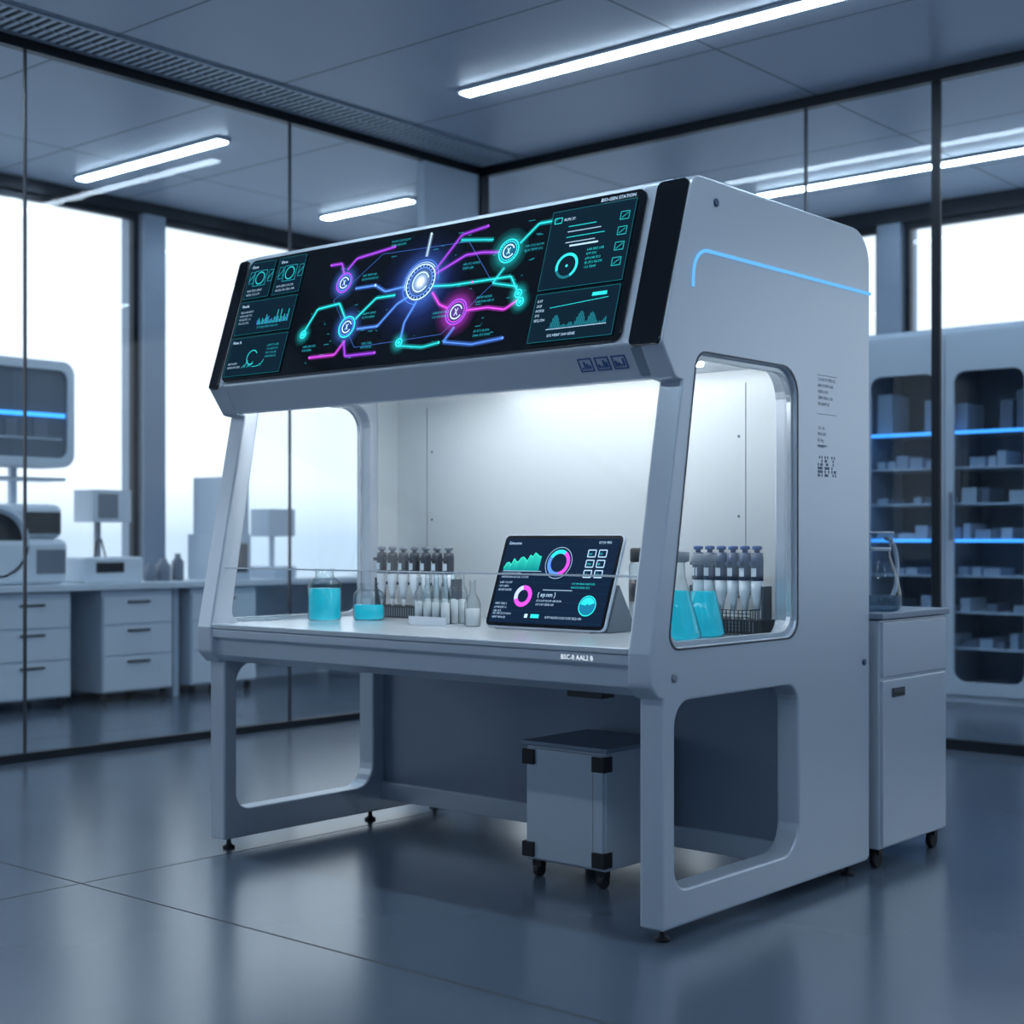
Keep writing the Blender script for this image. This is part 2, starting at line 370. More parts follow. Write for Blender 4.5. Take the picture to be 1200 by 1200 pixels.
# lamps: thin strip behind the canopy lip, unseen fill lamp added in the hood roof
box('work_lamp',xa+.10,xb-.02,3.955,3.985,1.797,1.812,LAMPIN,BC)
box('hidden_fill_lamp',-4.35,-2.95,4.42,4.50,1.885,1.8995,LAMPR,BC)
# end stripes on canopy
yv=Vector((0,.17,.55)); CAN=frame((0,3.795,1.88),(1,0,0),yv); SL=yv.length
prism('end_stripe_right',[rrect(-2.765,-.01,-2.645,SL-.015,.02)],-.004,.010,CAN,BLACK,.002,BC)
prism('end_stripe_left',[rrect(-4.873,-.01,-4.815,SL-.02,.015)],-.004,.010,CAN,BLACK,.002,BC)
prism('display_panel',[rrect(-4.80,.012,-2.80,.548,.035)],0.001,.012,CAN,BLACK,.002,BC)
CH=frame((0,3.868,1.775),(1,0,0),(0,-.073,.105))
prism('chamfer_end_right',[rrect(-2.765,.012,-2.646,.118,.008)],-.003,.004,CH,SILVER_D,.001,BC)
prism('chamfer_end_left',[rrect(-4.873,.012,-4.815,.118,.008)],-.003,.004,CH,SILVER_D,.001,BC)
# side LED line
arc=[(3.965,2.07),(3.966,2.11)]+[(4.05-.082*math.cos(t),2.113+.082*math.sin(t)) for t in [math.radians(a) for a in range(10,91,10)]]+[(5.168,2.195)]
b=MB(); b.tube([(XR1+.001,p[0],p[1]) for p in arc],.0065,CYANLED,6); b.build('side_led_line',BC)
# front sash glass
gz0,gz1=1.15,1.775; gy=lambda z:3.765+(z-.91)*(3.925-3.765)/.86
b=MB(); pane(b,[(xa,gy(gz0),gz0),(xb,gy(gz0),gz0),(xb,gy(gz1),gz1),(xa,gy(gz1),gz1)],GLASS); b.build('sash_glass',BC)
box('sash_edge',xa,xb,gy(gz0)-.004,gy(gz0)+.004,gz0-.006,gz0,WHITEB,BC)
# feet
b=MB()
for x,y in ((-2.685,3.86),(-4.835,3.86),(-2.685,5.08),(-4.835,4.66),(-4.835,5.08)):
    b.lathe((x,y,0),[(.024,0),(.026,.008),(.012,.016),(.009,.03),(.009,.05)],BLACKM,16)
b.build('levelling_feet',BC)
def ptext(M,x,y,size,txt,mat=PRINT,name='print',z=.0006):
    cu=bpy.data.curves.new('t','FONT'); cu.body=txt; cu.size=size; cu.resolution_u=2
    t=bpy.data.objects.new('tmp',cu); COL.objects.link(t)
    dg=bpy.context.evaluated_depsgraph_get(); me=bpy.data.meshes.new_from_object(t.evaluated_get(dg)); bpy.data.objects.remove(t)
    me.transform(M@Matrix.Translation((x,y,z))); me.materials.clear(); me.materials.append(mat)
    o=bpy.data.objects.new(name,me); COL.objects.link(o); parent(o,BC)
SR=frame((XR1,0,0),(0,1,0),(0,0,1))
for k,t in enumerate(['CLASS II TYPE A2','AIR FLOW 0.45','HEPA H14','230V 50Hz 12A','SN 20447-B']): ptext(SR,4.77,1.835-k*.022,.017,t)
for k,t in enumerate(['CE  UL','IP54 ISO','8.5 kg','WARN']): ptext(SR,4.77,1.66-k*.022,.017,t)
b=MB()
for gx in range(3):
    for r in range(6):
        for c in range(4):
            if random.random()<.55: 
                y0=4.77+gx*.05+c*.009; z0=1.49+r*.013; b.box(XR1,XR1+.0006,y0,y0+.008,z0,z0+.010,PRINT)
for y0,z0,y1,z1 in ((4.765,1.60,4.84,1.603),(4.765,1.855,4.91,1.857),(4.765,1.715,4.91,1.717)): b.box(XR1,XR1+.0006,y0,y1,z0,z1,PRINT)
b.build('side_labels',BC)
b=MB(); b.M=frame((XR1,4.10,2.36),(0,1,0),(0,0,1)); b.lathe((0,0,0),[(.014,0),(.014,.004),(.010,.005)],NAVY,16)
b.M=frame((XR1,3.86,.83),(0,1,0),(0,0,1)); b.lathe((0,0,0),[(.015,0),(.015,.003),(.009,.004)],GREY,16)
b.M=frame((XR1,5.12,.80),(0,1,0),(0,0,1)); b.lathe((0,0,0),[(.012,0),(.012,.006),(.007,.008)],NAVY,16)
b.build('badges',BC)
BLUEP=pbr('blue_print',(0.02,0.09,0.30),0,0.4,0.02)
b=MB(); b.M=CH
for k in range(3):
    x0=-2.99+k*.068; y0=.045
    b.box(x0,x0+.055,y0,y0+.004,0.0015,.003,BLUEP); b.box(x0,x0+.055,y0+.045,y0+.049,.0015,.003,BLUEP)
    b.box(x0,x0+.004,y0,y0+.049,.0015,.003,BLUEP); b.box(x0+.051,x0+.055,y0,y0+.049,.0015,.003,BLUEP)
    for j in range(4): b.box(x0+.009+j*.010,x0+.015+j*.010,y0+.010,y0+.016+.007*((j*3+k)%4),.0015,.003,BLUEP)
b.build('canopy_icons',BC)
ptext(frame((0,3.742,0),(1,0,0),(0,0,1)),-3.0,.879,.022,'BSC-II AAL2 B',emis('label_emissive',(.8,.9,1),.9),'deck_label',.0008)  # pale label text with an emission material

# ---- big display ink
C_CY=(0.03,0.72,0.76); C_BL=(0.10,0.28,1.0); C_PU=(0.38,0.07,0.90); C_MG=(0.70,0.08,0.85); C_WH=(0.50,0.74,1.0); C_TE=(0.02,0.33,0.42)
I=Ink(); W=2.0; H=.536
def P(u,v): return (u*W,v*H)
I.poly([P(.29,.55),P(.40,.86),P(.62,.84),P(.70,.50),P(.60,.18),P(.38,.16),P(.29,.55)],.002,C_BL,.35)
for k in range(60):
    x=random.uniform(.22,.79)*W; y=random.uniform(.08,.92)*H; I.rect(x,y,x+random.uniform(.004,.03),y+.003,C_TE,.5)
x,y=P(.52,.55); I.halo((x,y),.24,(.05,.10,.55),.45,36)
nodes=[((.31,.68),.040,C_BL,C_PU),((.347,.325),.042,C_BL,C_CY),((.52,.59),.070,C_BL,C_WH),((.627,.327),.048,C_MG,C_PU),((.723,.715),.044,C_CY,C_CY)]
def con(pts,col,w=.0042): I.poly([P(*p) for p in pts],w,col,1.0,.011,.40)
con([(.225,.33),(.25,.50),(.31,.52),(.335,.40)],C_CY); con([(.26,.84),(.29,.84),(.305,.74)],C_PU)
con([(.345,.62),(.40,.62),(.43,.56),(.50,.58)],C_BL); con([(.365,.38),(.41,.52),(.46,.52)],C_CY)
con([(.375,.30),(.43,.30),(.47,.45),(.50,.50)],C_BL); con([(.31,.78),(.33,.86),(.43,.90)],C_PU)
con([(.52,.78),(.52,.95)],C_WH,.003); con([(.52,.45),(.50,.30),(.50,.18)],C_BL)
con([(.555,.50),(.58,.40),(.605,.36)],C_MG); con([(.55,.63),(.62,.74),(.66,.74),(.70,.72)],C_PU)
con([(.54,.55),(.60,.53),(.65,.53),(.74,.53),(.765,.40)],C_CY,.004); con([(.65,.33),(.70,.33),(.74,.30),(.77,.36)],C_MG)
con([(.745,.76),(.78,.88),(.82,.88)],C_CY,.004); con([(.55,.66),(.60,.90),(.66,.93)],C_PU,.003)
con([(.35,.22),(.33,.12),(.26,.12)],C_MG,.003); con([(.347,.22),(.36,.10),(.44,.10)],C_PU,.003)
con([(.63,.22),(.61,.12),(.68,.08),(.75,.10)],C_BL,.0025); con([(.50,.13),(.56,.10),(.60,.12)],C_CY,.0025)
con([(.72,.60),(.70,.50),(.76,.45)],C_CY,.003); con([(.60,.86),(.68,.82)],C_CY,.0025)
for u,v,c in ((.225,.31,C_CY),(.773,.34,C_CY),(.498,.155,C_CY),(.765,.40,C_CY)):
    x,y=P(u,v); I.halo((x,y),.05,c,.7); I.disc((x,y),.017,c); I.ring((x,y),.010,.003,(0,0.1,.15))
for u,v,c in ((.26,.84,C_PU),(.43,.90,C_PU),(.52,.95,C_WH),(.82,.88,C_CY),(.66,.93,C_PU),(.26,.12,C_MG),(.44,.10,C_PU),(.75,.10,C_BL),(.60,.12,C_CY),(.40,.62,C_WH),(.65,.53,C_MG),(.43,.30,C_BL)):
    x,y=P(u,v); I.disc((x,y),.005,c)
for (u,v),r,c,c2 in nodes:
    x,y=P(u,v); I.halo((x,y),r*2.1,c,.95); I.disc((x,y),r,(.01,.03,.12),.85)
    I.ring((x,y),r,.005,c2); I.ring((x,y),r*.80,.003,c,.9); I.ring((x,y),r*.55,.005,C_WH,1,20,330)
    for k in range(24):
        t=2*math.pi*k/24; d=Vector((math.cos(t),math.sin(t))); I.line((x+d.x*r*.84,y+d.y*r*.84),(x+d.x*r*.95,y+d.y*r*.95),.002,c2)
    I.line((x-r*.15,y-r*.28),(x+r*.15,y+r*.28),.003,C_WH); I.line((x+r*.15,y-r*.28),(x-r*.15,y+r*.28),.003,C_WH)
    if r>.06:
        I.halo((x,y),r*.95,C_WH,1.0); I.halo((x,y),r*.5,(1,1,1),1.0); I.ring((x,y),r*1.25,.002,C_BL,.9,0,270); I.ring((x,y),r*1.12,.003,C_WH,.8,40,200)
for (u,v) in ((.36,.70),(.385,.40),(.57,.33),(.67,.40),(.76,.72),(.40,.17),(.42,.93),(.62,.66),(.235,.20),(.68,.16)):
    x,y=P(u,v); I.tlines(x,y,.10,2,.012,C_TE,.9)
CD=(0.004,0.014,0.026)
def card(x0,y0,x1,y1,kind):
    I.rect(x0,y0,x1,y1,CD,.9); I.frame(x0,y0,x1,y1,.0015,C_TE,.35)
    w=x1-x0;h=y1-y0
    if kind==0:
        I.text(x0+.012,y1-.025,.018,'Gene',C_WH,.8); cx,cy=x0+w*.5,y0+h*.55
        I.ring((cx,cy),.026,.0035,C_CY,.7); I.frame(cx-.037,cy-.033,cx+.037,cy+.033,.002,C_TE,.9)
        for k in range(2):
            sx=x0+.012+k*w*.75; I.frame(sx,cy-.02,sx+w*.16,cy+.03,.0018,C_TE,.8); I.line((sx,cy-.01),(sx+w*.16,cy+.02),.0018,C_CY,.7)
        I.tlines(x0+.015,y0+.03,w*.8,2,.013,C_WH,.5)
    if kind==1:
        I.text(x0+.012,y1-.025,.018,'Reads',C_WH,.8)
        for k in range(26):
            hh=random.uniform(.1,.5)*h*(.4+.6*k/26); xx=x0+w*.38+k*w*.6/28; I.rect(xx,y0+h*.25,xx+w*.012,y0+h*.25+hh,C_CY if k%3 else C_BL,.5)
        I.tlines(x0+.012,y1-.05,w*.3,4,.012,C_WH,.5); I.tlines(x0+w*.4,y0+.02,w*.5,1,.012,C_TE,.8)
    if kind==2:
        I.ring((x0+w*.45,y0+h*.45),.03,.004,C_CY,.6,30,300); I.text(x0+.012,y1-.025,.018,'Flow A',C_WH,.8)
        I.tlines(x0+.012,y0+.05,w*.25,2,.012,C_WH,.6); I.tlines(x0+w*.68,y0+h*.7,w*.28,4,.012,C_TE,.8)
        for k in range(8): I.line((x0+w*.3+k*.016,y0+h*.2),(x0+w*.3+(k+1)*.016,y0+h*.2+random.uniform(0,.04)),.002,C_CY,.8)
card(.02,.36,.175,.52,0); card(.20,.36,.36,.52,0); card(.02,.20,.36,.345,1); card(.02,.02,.36,.185,2)
X0=.81*W
I.rect(X0,.21,.985*W,.50,CD,.9); I.frame(X0,.21,.985*W,.50,.0015,C_TE,.4)
I.text(X0+.20,.508,.017,'BIO-GEN STATION',C_WH,.9)
cx,cy=X0+.105,.29; I.ring((cx,cy),.042,.010,(0.01,.12,.16),1); I.ring((cx,cy),.042,.010,C_CY,1,-60,200); I.disc((cx,cy),.005,C_CY)
I.frame(X0+.015,.455,X0+.045,.475,.0025,C_CY,.8); I.tlines(X0+.055,.46,.06,1,.014,C_WH,.8)
for k in range(4): I.rect(X0+.08,.435-k*.02,X0+.08+random.uniform(.08,.16),.438-k*.02,C_WH if k%2 else C_CY,.6)
I.rect(X0+.10,.36,X0+.22,.366,C_WH,.8); I.tlines(X0+.18,.335,.09,5,.012,C_CY,.6)
for k in range(4): I.frame(X0+.295,.43-k*.055,X0+.33,.458-k*.055,.002,C_CY,.6); I.line((X0+.30,.435-k*.055),(X0+.325,.452-k*.055),.002,C_CY,.6)
I.rect(X0,.02,.985*W,.195,CD,.9); I.frame(X0,.02,.985*W,.195,.0015,C_TE,.4)
I.tlines(X0+.01,.165,.05,5,.013,C_WH,.7); I.rect(X0+.24,.165,X0+.30,.178,C_CY,.8)
for k in range(40):
    hh=abs(math.sin(k*.37)*math.cos(k*.13))*.05+.004; I.rect(X0+.08+k*.006,.065,X0+.083+k*.006,.065+hh,C_TE,.55)
I.line((X0+.07,.14),(X0+.31,.155),.002,C_CY,.8); I.line((X0+.07,.062),(X0+.32,.062),.002,C_WH,.8); I.tlines(X0+.08,.035,.22,1,.013,C_WH,.8)
DM=CAN@Matrix.Translation((-4.80,.012,.0125))
I.build('display_graphics',DM,INK,BC)

# ============================================================ DECK ITEMS
DZ=.9255
def bottle(name,x,y,r,h,fill):
    e=empty(name,(x,y,DZ)); b=MB()
    pr=[(r*.92,0),(r,.008),(r,h*.66),(r*.93,h*.74),(r*.72,h*.81),(r*.56,h*.84),(r*.54,h*.95),(r*.62,h*.96),(r*.62,h*.985),(r*.56,h)]
    b.lathe_open((x,y,DZ),pr,WGLASS); b.build('glass_body',e)
    b=MB(); b.lathe((x,y,DZ+.004),[(r*.88,0),(r*.94,.008),(r*.94,h*fill),(0.0,h*fill)],LIQ); b.build('liquid',e)
    return e
def conical(name,x,y,r,h,fill,mat=LIQ,cap=None):
    e=empty(name,(x,y,DZ)); b=MB()
    b.lathe_open((x,y,DZ),[(r*.9,0),(r,.01),(r*.96,.03),(r*.42,h*.74),(r*.40,h*.93),(r*.5,h*.95),(r*.5,h)],WGLASS); b.build('glass_body',e)
    rt=r*.96-(r*.54)*max(0,(h*fill-.03))/(h*.74-.03)
    b=MB(); b.lathe((x,y,DZ+.004),[(r*.85,0),(r*.94,.01),(r*.90,.03),(rt*.94,h*fill),(0,h*fill)],mat); b.build('liquid',e)
    if cap:
        b=MB(); b.lathe((x,y,DZ),[(r*.46,h*.90),(r*.55,h*.92),(r*.55,h*1.02),(0,h*1.03)],cap); b.build('stopper',e)
    return e
bottle('reagent_bottle',-4.62,4.19,.070,.215,.60)
bottle('reagent_bottle',-4.50,4.33,.066,.155,.38)
conical('erlenmeyer_flask',-2.84,4.15,.095,.29,.56,LIQ,GREY)
conical('erlenmeyer_flask',-2.86,4.36,.078,.28,.55,LIQ,GREY)
conical('erlenmeyer_flask',-3.86,4.52,.055,.18,.3,POWDER)
def jar(x,y,r,h):
    e=empty('specimen_jar',(x,y,DZ)); b=MB(); b.lathe_open((x,y,DZ),[(r*.95,0),(r,.008),(r,h*.8),(r*.8,h*.86)],WGLASS); b.build('glass_body',e)
    b=MB(); b.lathe((x,y,DZ),[(r*.86,h*.84),(r*.92,h*.86),(r*.92,h*1.0),(r*.8,h*1.02),(0,h*1.02)],BLACKM); b.lathe((x,y,DZ+.004),[(r*.93,0),(r*.93,h*.5),(0,h*.5)],POWDER)
    b.lathe((x,y,DZ),[(r*1.01,h*.35),(r*1.01,h*.62)],HDARK); b.build('lid_and_label',e)
jar(-3.265,4.57,.055,.30)
def pipettes(name,x0,x1,y,n,handle,h=.25,hat=GREY,basket=False):
    e=empty(name,((x0+x1)/2,y,DZ)); b=MB()
    b.box(x0-.03,x1+.03,y-.06,y+.06,DZ,DZ+.05,BLACKM)
    b.box(x0-.03,x1+.03,y-.012,y+.012,DZ+.14,DZ+.152,HDARK)
    for x in (x0-.028,x1+.028): b.box(x-.004,x+.004,y-.03,y+.03,DZ+.05,DZ+.17,HDARK)
    for j in range(int((x1-x0+.05)/.014)): b.box(x0-.025+j*.014,x0-.020+j*.014,y-.0605,y-.0600,DZ+.006,DZ+.045,GREY)
    b.build('stand',e,.002)
    b=MB()
    for k in range(n):
        x=x0+(x1-x0)*k/(n-1); yy=y-.018; z=DZ+.03
        b.lathe((x,yy,z),[(.003,0),(.006,.03),(.008,.05)],WHITEB,12)
        b.lathe((x,yy,z),[(.010,.05),(.014,.085),(.021,.115),(.022,.16)],WHITEB,14)
        b.lathe((x,yy,z),[(.0225,.16),(.023,.235),(.020,h-.025)],handle,14)
        b.lathe((x,yy,z),[(.010,h-.025),(.010,h-.015),(.018,h-.013),(.018,h-.003),(.012,h)],hat,14)
        b.box(x-.007,x+.007,yy-.045,yy-.015,z+.215,z+.228,handle); b.box(x-.010,x+.010,yy-.0242,yy-.0232,z+.175,z+.205,WHITEB)
    b.build('pipettes',e); 
    if basket:
        b=MB(); z0=DZ; 
        for j in range(21): xx=x0-.04+j*(x1-x0+.08)/20; b.box(xx-.0014,xx+.0014,y-.13,y-.128,z0,z0+.09,BLACKM)
        for j in range(8): b.box(x0-.04,x1+.04,y-.13,y-.128,z0+j*.0125,z0+j*.0125+.0025,BLACKM)
        for xx in (x0-.04,x1+.04):
            for j in range(6): b.box(xx-.0012,xx+.0012,y-.13+j*.012,y-.128+j*.012,z0,z0+.09,BLACKM)
            b.box(xx-.002,xx+.002,y-.13,y-.065,z0+.088,z0+.092,BLACKM)
        b.build('mesh_basket',e)
pipettes('pipette_rack',-4.66,-4.26,4.58,7,HDARK,.275)
pipettes('pipette_rack',-3.04,-2.79,4.62,6,NAVY,.285,BLUEP,True)
# vial rack
e=empty('vial_rack',(-4.0,4.32,DZ)); b=MB()
b.box(-4.13,-3.93,4.19,4.345,DZ,DZ+.006,WHITEB); b.box(-4.13,-3.93,4.19,4.193,DZ+.006,DZ+.035,WHITEB)
b.build('tray',e)
b=MB()
for i in range(4):
    for j in range(3):
        x=-4.10+i*.047; y=4.22+j*.048; h=.20 if j else .18
        b.lathe_open((x,y,DZ+.0065),[(.02,0),(.022,.005),(.022,h*.60),(.017,h*.68),(.010,h*.76),(.0095,h*.97),(.013,h)],WGLASS,16)
        b.lathe((x,y,DZ+.009),[(.018,0),(.018,h*.45),(0,h*.47)],POWDER,12)
b.build('vials',e)
e=empty('glass_vial',(-3.87,4.28,DZ)); b=MB(); b.lathe_open((-3.87,4.28,DZ),[(.028,0),(.032,.005),(.032,.09),(.024,.11),(.012,.13),(.012,.175),(.016,.178)],WGLASS,18); b.build('glass_body',e)
b=MB(); b.lathe((-3.87,4.28,DZ+.003),[(.027,0),(.029,.065),(0,.065)],POWDER,14); b.build('powder',e)

# tablet
TB=empty('tablet_computer',(-3.53,4.30,DZ))
TW,TH=.575,.375
TM=frame((-3.785,4.25,DZ+.006),(1,0,0),(0,.13,.345))
prism('tablet_case',[rrect(0,0,TW,TH,.024)],-.014,-.001,TM,WHITE,.003,TB)
prism('tablet_screen',[rrect(.005,.005,TW-.005,TH-.005,.020)],-.002,.0005,TM,BLACK,0,TB)
b=MB()
i=[b.V(p) for p in [(-3.60,4.29,DZ+.0005),(-3.225,4.29,DZ+.0005),(-3.225,4.47,DZ+.0005),(-3.60,4.47,DZ+.0005),(-3.60,4.365,DZ+.17),(-3.225,4.365,DZ+.17)]]
b.F([i[0],i[3],i[2],i[1]],GREY); b.F([i[0],i[1],i[5],i[4]],GREY); b.F([i[2],i[3],i[4],i[5]],GREY); b.F([i[1],i[2],i[5]],GREY); b.F([i[0],i[4],i[3]],GREY)
b.box(-3.70,-3.25,4.22,4.30,DZ,DZ+.006,GREY)
b.build('kickstand',TB)
T=Ink(); T.z=.0008
m=.018
T.rect(m,m,TW-m,TH-m,(0.006,.016,.040),1); 
for k in range(9): T.rect(m+.002,m+.01+k*.038,TW-m,m+.011+k*.038,(.01,.05,.10),.6)
T.text(m+.01,TH-.042,.018,'Genome',C_WH); 
pts=[(.03+k*.011,.235+.05*k/17+random.uniform(0,.03)) for k in range(17)]
for p,q in zip(pts,pts[1:]):
    T.up(); T.quad([(p[0],.225),(q[0],.225),q,p],[(0.0,.25,.25,.9)]*2+[(.03,.6,.5,.9)]*2)
T.poly(pts,.003,(.05,.8,.6)); T.line((.03,.225),(.22,.225),.002,C_WH,.8); T.tlines(.03,.212,.18,2,.011,C_WH,.8)
T.ring((.295,.26),.045,.016,C_BL); T.ring((.295,.26),.045,.016,C_MG,1,-80,60); T.ring((.295,.26),.045,.016,C_CY,1,60,150); T.ring((.295,.26),.062,.002,C_WH,.8)
T.ring((.16,.125),.034,.018,C_MG); T.ring((.16,.125),.034,.018,(.5,.6,1),1,100,200); T.tlines(.03,.175,.08,3,.011,C_WH,.8); T.tlines(.03,.09,.07,3,.011,C_WH,.8)
for r in range(3):
    for c in range(2): T.frame(.425+c*.05,.285-r*.04,.46+c*.05,.312-r*.04,.004,C_WH,.9); T.tlines(.43+c*.05,.293-r*.04,.02,1,.012,C_CY)
T.rect(.25,.15,.39,.153,C_WH,.6); T.text(.23,.125,.024,'{ xy.nm }',C_WH); T.tlines(.23,.105,.17,2,.011,C_WH,.8)
T.disc((.475,.095),.036,(0.01,.18,.32)); T.ring((.475,.095),.038,.004,C_CY); T.ring((.475,.095),.02,.026,C_CY,.9,20,170)
T.tlines(.03,.05,.12,2,.011,C_WH,.8); T.rect(.19,.04,.205,.055,C_WH); T.rect(.22,.04,.26,.055,C_CY); T.tlines(.29,.04,.2,1,.013,C_WH); T.text(.465,.337,.014,'07:24 98%',C_WH,.9)
T.tlines(.38,.175,.13,2,.011,C_CY,.8)
T.build('tablet_graphics',TM,INKT,TB)

# ============================================================ MOBILE CABINET under deck
e=empty('mobile_storage_cabinet',(-3.4,4.46,0)); b=MB()
b.box(-3.585,-3.215,4.27,4.66,.065,.495,SILVER); b.build('body',e,.006)
b=MB(); b.box(-3.578,-3.222,4.258,4.27,.075,.485,SILVER); b.box(-3.60,-3.20,4.255,4.665,.495,.512,SILVER_D)
b.build('door_and_top',e,.003)
b=MB()
for x0,x1 in ((-3.592,-3.538),(-3.265,-3.208)):
    for z0,z1 in ((.08,.135),(.425,.48)): b.box(x0,x1,4.248,4.30,z0,z1,BLACKM)
b.box(-3.2665,-3.264,4.2575,4.262,.08,.48,BLACKM)
b.build('corner_brackets',e,.004)
def castor(b,x,y,r=.024,h=.065):
    b.tube([(x-.012,y,r),(x+.012,y,r)],r,RUBBER,16); b.box(x-.02,x+.02,y-.016,y+.016,r*1.6,h,BLACKM)
b=MB()
for x in (-3.55,-3.25):
    for y in (4.30,4.62): castor(b,x,y)
b.build('castors',e)

# ============================================================ SIDE CART + pitcher
e=empty('laboratory_cart',(-2.87,5.5,0)); b=MB()
b.box(-3.12,-2.625,5.215,5.795,.075,.955,SILVER); b.build('body',e,.006)
b=MB(); b.box(-2.627,-2.612,5.225,5.785,.735,.945,SILVER); b.box(-2.627,-2.612,5.225,5.785,.085,.722,SILVER); b.box(-3.14,-2.605,5.205,5.805,.957,.982,SILVER_D)
b.build('drawer_fronts_and_top',e,.004)
b=MB(); b.box(-2.612,-2.606,5.30,5.40,.655,.69,DARK); b.box(-2.6065,-2.604,5.31,5.39,.66,.672,BLACKM); b.build('handle',e,.002)
b=MB()
for x in (-2.66,-3.08):
    for y in (5.26,5.75): castor(b,x,y,.032,.08)
b.build('castors',e)
px,py,pz=-2.72,5.40,.982
e=empty('glass_pitcher',(px,py,pz))
PG=glassm('pitcher_glass',(0.90,0.95,0.97),1.6,0.02,edge=(0.55,0.66,0.74))
b=MB(); b.lathe_open((px,py,pz),[(.07,0),(.088,.012),(.092,.06),(.076,.14),(.048,.21),(.045,.25),(.057,.29),(.059,.31)],PG); 
b.build('glass_body',e)
b=MB(); b.tube([(px+.01,py+.045,pz+.285)]+[(px+.01,py+.04+.105*math.sin(math.radians(a)),pz+.16+.13*math.cos(math.radians(a))) for a in range(20,150,15)]+[(px+.01,py+.085,pz+.05)],.009,WHITE,8)
b.lathe((px,py,pz),[(.049,.235),(.049,.25)],WHITE,20); b.lathe((px,py,pz),[(.060,.303),(.062,.31),(.058,.312)],WHITE,20); b.build('handle_and_collar',e)
b=MB(); b.lathe((px,py,pz+.004),[(.078,0),(.085,.012),(.086,.055),(0,.055)],liqm('clear_liquid',(.7,.8,.88),(.16,.23,.30),0,.4),24); b.build('liquid',e)

# ============================================================ LEFT LAB: bench etc
BT=.92
e=empty('laboratory_bench',(-10.05,7.2,0)); b=MB()
b.box(-10.48,-9.68,2.5,9.6,BT-.05,BT,WHITEB); b.build('worktop',e,.006)
b=MB()
for y in (2.55,5.3,7.29,9.5): b.box(-10.4,-9.80,y-.025,y+.025,0,BT-.05,WHITE)
b.box(-10.46,-10.42,2.55,9.5,.15,BT-.05,WHITE); b.build('frame',e)
def drawers(y0,y1):
    e=empty('drawer_pedestal',(-10.0,(y0+y1)/2,0)); b=MB(); b.box(-10.3,-9.73,y0,y1,.08,BT-.055,WHITE); b.build('body',e,.005)
    b=MB(); z=.095; hs=(.27,.24,.22)
    for h in hs: b.box(-9.73,-9.715,y0+.01,y1-.01,z,z+h-.012,WHITEB); z+=h
    b.build('drawer_fronts',e,.003)
    b=MB(); z=.095
    for h in hs: b.box(-9.715,-9.70,(y0+y1)/2-.1,(y0+y1)/2+.1,z+h-.06,z+h-.045,BLACKM); z+=h
    b.build('handles',e)
    b=MB()
    for x in (-10.25,-9.78):
        for y in (y0+.05,y1-.05): castor(b,x,y,.03,.08)
    b.build('castors',e)
for a,c in ((4.3,4.95),(5.62,6.28),(6.55,7.2),(7.38,8.05)): drawers(a,c)
e=empty('laboratory_centrifuge',(-10.0,6.0,BT)); b=MB(); b.box(-10.22,-9.8,5.60,6.32,BT,BT+.34,WHITEB); b.box(-10.2,-9.84,5.80,6.30,BT+.34,BT+.60,WHITEB); b.build('housing',e,.06,4)
b=MB(); b.M=frame((-9.8,5.72,BT+.31),(0,1,0),(0,0,1)); b.lathe((0,0,-.2),[(.29,0),(.29,.16),(.26,.20),(.24,.20),(.22,.17),(0,.16)],WHITE,36); b.lathe((0,0,-.2),[(.22,.165),(.22,.175),(0,.175)],BLACKM,36); b.M=Matrix.Identity(4)
b.box(-9.84,-9.83,5.98,6.26,BT+.38,BT+.54,BLACK)
b.box(-9.80,-9.795,6.04,6.28,BT+.08,BT+.26,GREY); b.build('drum_and_panel',e)
e=empty('benchtop_analyzer',(-10.0,6.7,BT)); b=MB(); b.box(-10.2,-9.8,6.46,6.98,BT,BT+.20,WHITEB); b.build('base',e,.02,3)
b=MB(); b.box(-10.06,-10.02,6.70,6.74,BT+.20,BT+.50,GREY); b.box(-10.12,-9.85,6.56,6.90,BT+.47,BT+.72,WHITEB); b.box(-9.85,-9.845,6.60,6.78,BT+.5,BT+.69,GREY)
b.box(-9.80,-9.795,6.55,6.8,BT+.08,BT+.16,BLACK); b.tube([(-9.9,6.6,BT+.2),(-9.9,6.62,BT+.32),(-9.9,6.66,BT+.34),(-9.9,6.70,BT+.2)],.008,BLACKM); b.build('head_and_column',e,.006)
e=empty('tall_analyzer',(-10.1,7.95,BT)); b=MB(); b.box(-10.35,-9.85,7.82,8.10,BT,BT+.38,WHITE); b.box(-10.3,-9.9,7.84,8.12,BT+.38,BT+.86,WHITE); b.box(-9.85,-9.84,7.86,8.06,BT+.06,BT+.3,DARK); b.build('housing',e,.012)  # tall analyzer: two stacked housings and a dark front panel
e=empty('balance_scale',(-10.1,8.5,BT)); b=MB(); b.box(-10.25,-9.9,8.4,8.65,BT,BT+.10,WHITE); b.box(-10.1,-10.06,8.5,8.54,BT+.10,BT+.4,WHITE); b.box(-10.2,-9.95,8.38,8.68,BT+.36,BT+.60,WHITE); b.build('housing',e,.008)
for (yy,rr,hh) in ((7.15,.05,.14),(7.28,.06,.18),(7.42,.05,.22)):
    b=MB(); b.lathe((-9.95,yy,BT),[(rr,0),(rr,hh*.7),(rr*.5,hh*.85),(rr*.5,hh),(0,hh)],GREY,18); b.build('storage_jar')
e=empty('overhead_cabinet',(-10.1,5.7,BT)); b=MB()
b.box(-10.32,-9.92,4.5,6.42,1.80,2.60,WHITEB); b.build('carcass',e,.07,4)
FM=frame((-9.92,0,0),(0,1,0),(0,0,1))
prism('door_frame',[rrect(4.5,1.80,6.42,2.60,.1),rrect(4.58,1.87,6.36,2.53,.07)],-.005,.03,FM,WHITEB,.004,e)
